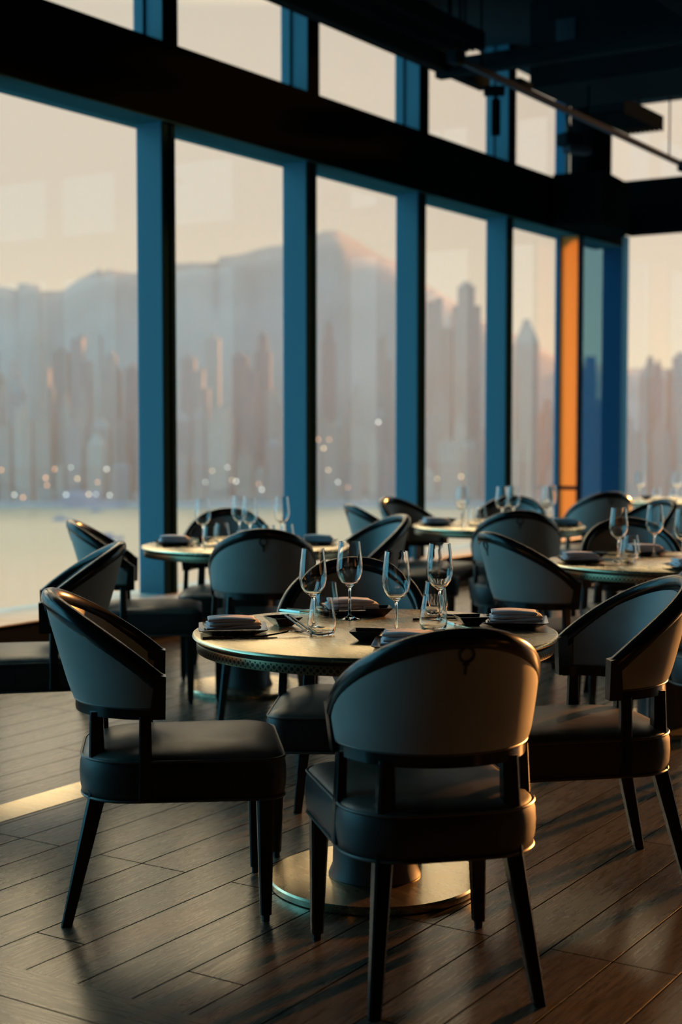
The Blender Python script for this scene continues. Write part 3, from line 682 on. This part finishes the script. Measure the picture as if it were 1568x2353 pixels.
sky_pts = [(-900, 640), (-500, 600), (-250, 660), (-100, 640), (0, 655), (40, 666), (42, 652), (90, 652), (92, 668), (145, 668), (180, 641), (222, 622), (228, 614), (235, 627), (250, 619), (310, 626), (400, 607), (460, 603), (500, 601), (505, 591), (560, 582), (600, 571), (650, 562), (700, 548), (745, 532), (775, 530), (820, 553), (862, 580), (913, 604), (975, 650), (1040, 690), (1120, 745), (1180, 765), (1240, 800), (1270, 815), (1330, 830), (1425, 842), (1500, 850), (1568, 845), (1700, 830), (2000, 800), (2500, 780)]
# ridge
dense = []
for (x0, y0), (x1, y1) in zip(sky_pts, sky_pts[1:]):
    k_ = max(1, int((x1 - x0) / 20))
    for i in range(k_): dense.append((x0 + (x1 - x0) * i / k_, y0 + (y1 - y0) * i / k_))
dense.append(sky_pts[-1]); rnd = random.Random(2)
rows = []
for yy, fz in ((1860, 0.0), (1930, .28), (2050, .62), (2250, .88), (2400, 1.0), (2600, .8), (3000, .0)):
    r_ = []
    for px, py in dense:
        x, z = far(px, py + rnd.uniform(-1.5, 1.5), 2400); x = x * yy / 2400
        r_.append((x, yy, WZ - 2 + (z - WZ + 2) * fz + (rnd.uniform(-8, 8) if 0 < fz < 1 else 0)))
    rows.append(r_)
struct(MB().loft(rows, False, False, closed=False).make('hill_range', M['hill'], smooth=60))
struct(MB().box(-2200, 2200, 1395, 1850, WZ - 2, WZ + 4).make('waterfront', M['quay'], smooth=0))
# towers
tw_m = []
for i, c in enumerate([(.17, .145, .13), (.19, .16, .14), (.14, .13, .125), (.22, .18, .155), (.17, .14, .12)]):
    m = mat('tower_facade', c, .8); n, l, b = nodes(m)
    t = n.new('ShaderNodeTexCoord'); br = n.new('ShaderNodeTexBrick'); br.inputs['Scale'].default_value = .1; br.inputs['Brick Width'].default_value = .45; br.inputs['Row Height'].default_value = .38; br.inputs['Mortar Size'].default_value = .05; br.offset = 0
    mp = n.new('ShaderNodeMapping'); mp.inputs['Rotation'].default_value = (radians(90), 0, 0); l(t.outputs['Object'], mp.inputs[0]); l(mp.outputs[0], br.inputs[0])
    br.inputs['Color1'].default_value = (*[v * .82 for v in c], 1); br.inputs['Color2'].default_value = (*[v * .92 for v in c], 1); br.inputs['Mortar'].default_value = (*c, 1); l(br.outputs['Color'], b.inputs['Base Color']); tw_m.append(m)
def tower(px0, px1, py, y, style, label, group, m_i):
    xa, _ = far(px0, 1000, y); xb, _ = far(px1, 1000, y); _, zt = far((px0 + px1) / 2, py, y); wd = xb - xa; h = zt - WZ
    e = empty('office_tower', ((xa + xb) / 2, y + wd / 2, WZ + 4), 0, label=label, cat='building', **({'group': group} if group else {}))
    h -= 4; a = MB(); hw = wd / 2; m_ = tw_m[m_i % 5]
    if style == 0: a.box(-hw, hw, -hw, hw, 0, h)
    elif style == 1: a.box(-hw, hw, -hw, hw, 0, h * .9); a.box(-hw * .6, hw * .6, -hw * .6, hw * .6, h * .9, h)
    elif style == 2: a.loft([[(-hw, -hw, z), (hw, -hw, z), (hw, hw, z), (-hw, hw, z)] for z in (0, h * .88)]); a.loft([[(-hw * s, -hw * s, z), (hw * s, -hw * s, z), (hw * s, hw * s, z), (-hw * s, hw * s, z)] for s, z in ((1, h * .88), (.35, h))])
    else: a.box(-hw, hw * .2, -hw, hw, 0, h); a.box(hw * .2, hw, -hw * .8, hw * .8, 0, h * .86)
    a.make('tower_body', m_, e, smooth=0)
    MB().box(-hw * 1.15, hw * 1.15, -hw * 1.1, hw * 1.1, 0, min(24, h * .15)).make('podium', tw_m[(m_i + 2) % 5], e, smooth=0)
    MB().box(-hw * .3, hw * .3, -hw * .3, hw * .3, h - .5, h + 5).make('roof_plant', m_, e, smooth=0)
    return e
rnd = random.Random(11)
zones = [(-80, 330, 'first window from the left'), (398, 664, 'second window from the left'), (722, 920, 'third window from the left'), (974, 1128, 'fourth window from the left'), (1176, 1290, 'narrow window before the orange-lit post'), (1410, 1640, 'right window')]
for zi, (zx0, zx1, nm) in enumerate(zones):
    for row, (yy, lo, hi, wd_) in enumerate([(1430, 930, 1090, ' low in front'), (1530, 840, 990, ' in the middle row'), (1640, 740, 900, ' rising behind')]):
        px = zx0 + 14 * row - 10
        while px < zx1:
            wpx = rnd.uniform(20, 44); top = rnd.uniform(lo, hi) + (70 if zi > 2 else 0)
            sty = rnd.randrange(4); tower(px, px + wpx, min(top, 1100), yy, sty, ['flat-topped', 'stepped', 'pointed', 'split-level'][sty] + ' hazy tower%s across harbour, %s' % (wd_, nm), ['flat-topped', 'stepped', 'pointed', 'split-level'][sty] + ' hazy towers%s through the %s' % (wd_, nm), rnd.randrange(5))
            px += wpx * rnd.uniform(1.2, 1.5 + .3 * row)
tower(1042, 1104, 655, 1740, 1, 'tallest golden-hazed tower, in the fourth window from the left', None, 1)
tower(982, 1038, 692, 1740, 3, 'broad hazy tower left of the tallest golden-hazed tower', None, 4)
tower(1186, 1238, 742, 1740, 2, 'hazy tower rising above the ridge beside the narrow orange-lit post', None, 3)
tower(1478, 1515, 828, 1740, 2, 'pointed hazy tower in the middle of the far right window', None, 4)
tower(1543, 1600, 818, 1740, 1, 'hazy tower at the right edge of the far right window', None, 3)
M['blue_tower'] = mat('blue_glass_facade', (0.03, 0.10, 0.16), .6); tw_m[2:3] = [M['blue_tower']]
tower(1326, 1398, 845, 620, 3, 'dark blue tower close behind the tinted corner pane', None, 2)
# boats
M['boat'] = mat('boat_hull', (0.12, 0.15, 0.2), .6)
def boat(px, py, ln, label):
    a = (1176.5 - py) / 3350; bb = (px - 784) / 3350; P_ = radians(PITCH); ry = cos(P_) + a * sin(P_); rz = -sin(P_) + a * cos(P_); s = (WZ - 1.335) / rz
    e = empty('harbour_boat', (bb * s, ry * s, WZ), rnd.uniform(-.3, .3), label=label, cat='boat')
    h = ln / 2
    MB().loft([[(-h, -h * .25, z0), (h * .6, -h * .25, z0), (h, 0, z0 + .5), (h * .6, h * .25, z0), (-h, h * .25, z0)] for z0 in (-.3, ln * .09)]).make('hull', M['boat'], e, 30)
    MB().box(-h * .7, h * .3, -h * .18, h * .18, ln * .09, ln * .22, .1).make('cabin', M['boat'], e)
boat(143, 1196, 16, 'small dark boat on the water in the leftmost window'); boat(250, 1240, 20, 'low boat on the water beside the leftmost window post')
boat(222, 1176, 12, 'distant boat near the far shore in the leftmost window'); boat(520, 1218, 24, 'dark boat seen through the second window behind the wine glasses')
boat(205, 1166, 70, 'long ferry moored at the far shore in the leftmost window')
# waterfront lamps (lit)
def lamp_mat(name, c, s):
    m = mat(name, c, .5); m.node_tree.nodes['Principled BSDF'].inputs['Emission Color'].default_value = (*c, 1); m.node_tree.nodes['Principled BSDF'].inputs['Emission Strength'].default_value = s; return m
LM = [lamp_mat('warm_lamp_glow', (1, .62, .3), 4), lamp_mat('white_lamp_glow', (1, .9, .75), 3), lamp_mat('orange_lamp_glow', (1, .4, .15), 4)]
lamps = [(3, 1080), (33, 1137), (53, 1143), (105, 1098), (108, 1115), (126, 1078), (152, 1137), (163, 1074), (178, 1100), (204, 1136), (221, 1136), (245, 1078), (224, 1108), (252, 1138), (472, 1108), (488, 1082), (523, 1074), (533, 1103), (543, 1106), (595, 1112), (602, 1125), (732, 1010), (744, 1030), (757, 1010), (755, 1080), (777, 1108), (800, 1120), (870, 970), (1005, 1100), (1060, 1095)]
for i, (px, py) in enumerate(lamps):
    dd = 1390; x, z = far(px, py, dd)
    ci = rnd.randrange(3); nm_ = ['warm', 'white', 'orange'][ci] + ' lit lamp ' + ('high above the far shore, ' if py < 1090 else 'mid-height by the far shore, ' if py < 1125 else 'low on the shoreline, ') + ('in the leftmost window' if px < 320 else 'in the second window' if px < 660 else 'beyond the second post' if px < 920 else 'beyond the third post')
    e = empty('waterfront_lamp', (x, dd, WZ + 4), 0, label=nm_, cat='lamp', group=nm_.replace('lit lamp', 'lit lamps'))
    r_ = rnd.uniform(.7, 1.1); hh_ = z - WZ - 4
    MB().lathe([(0, hh_ - r_), (r_ * .7, hh_ - r_ * .7), (r_, hh_), (r_ * .7, hh_ + r_ * .7), (0, hh_ + r_)], 10).make('lamp_globe', LM[ci], e)
    MB().tube([(0, 0, 0), (0, 0, hh_ - r_)], .15, 6).make('lamp_post', M['boat'], e)

# ------------------------------------------------------------------ evening haze over the harbour
m = bpy.data.materials.new('harbour_haze'); m.use_nodes = True; q = m.node_tree; q.nodes.clear()
o = q.nodes.new('ShaderNodeOutputMaterial'); vs_ = q.nodes.new('ShaderNodeVolumeScatter'); vs_.inputs['Color'].default_value = (0.22, 0.165, 0.135, 1); vs_.inputs['Density'].default_value = HAZE; vs_.inputs['Anisotropy'].default_value = 0.2
q.links.new(vs_.outputs[0], o.inputs['Volume'])
hz = MB().box(-2500, 430, 60, 1390, WZ + 1, 330).make('harbour_haze', m, smooth=0); struct(hz); hz['kind'] = 'stuff'; tag(hz, 'pale evening haze hanging over the whole harbour outside', 'haze')
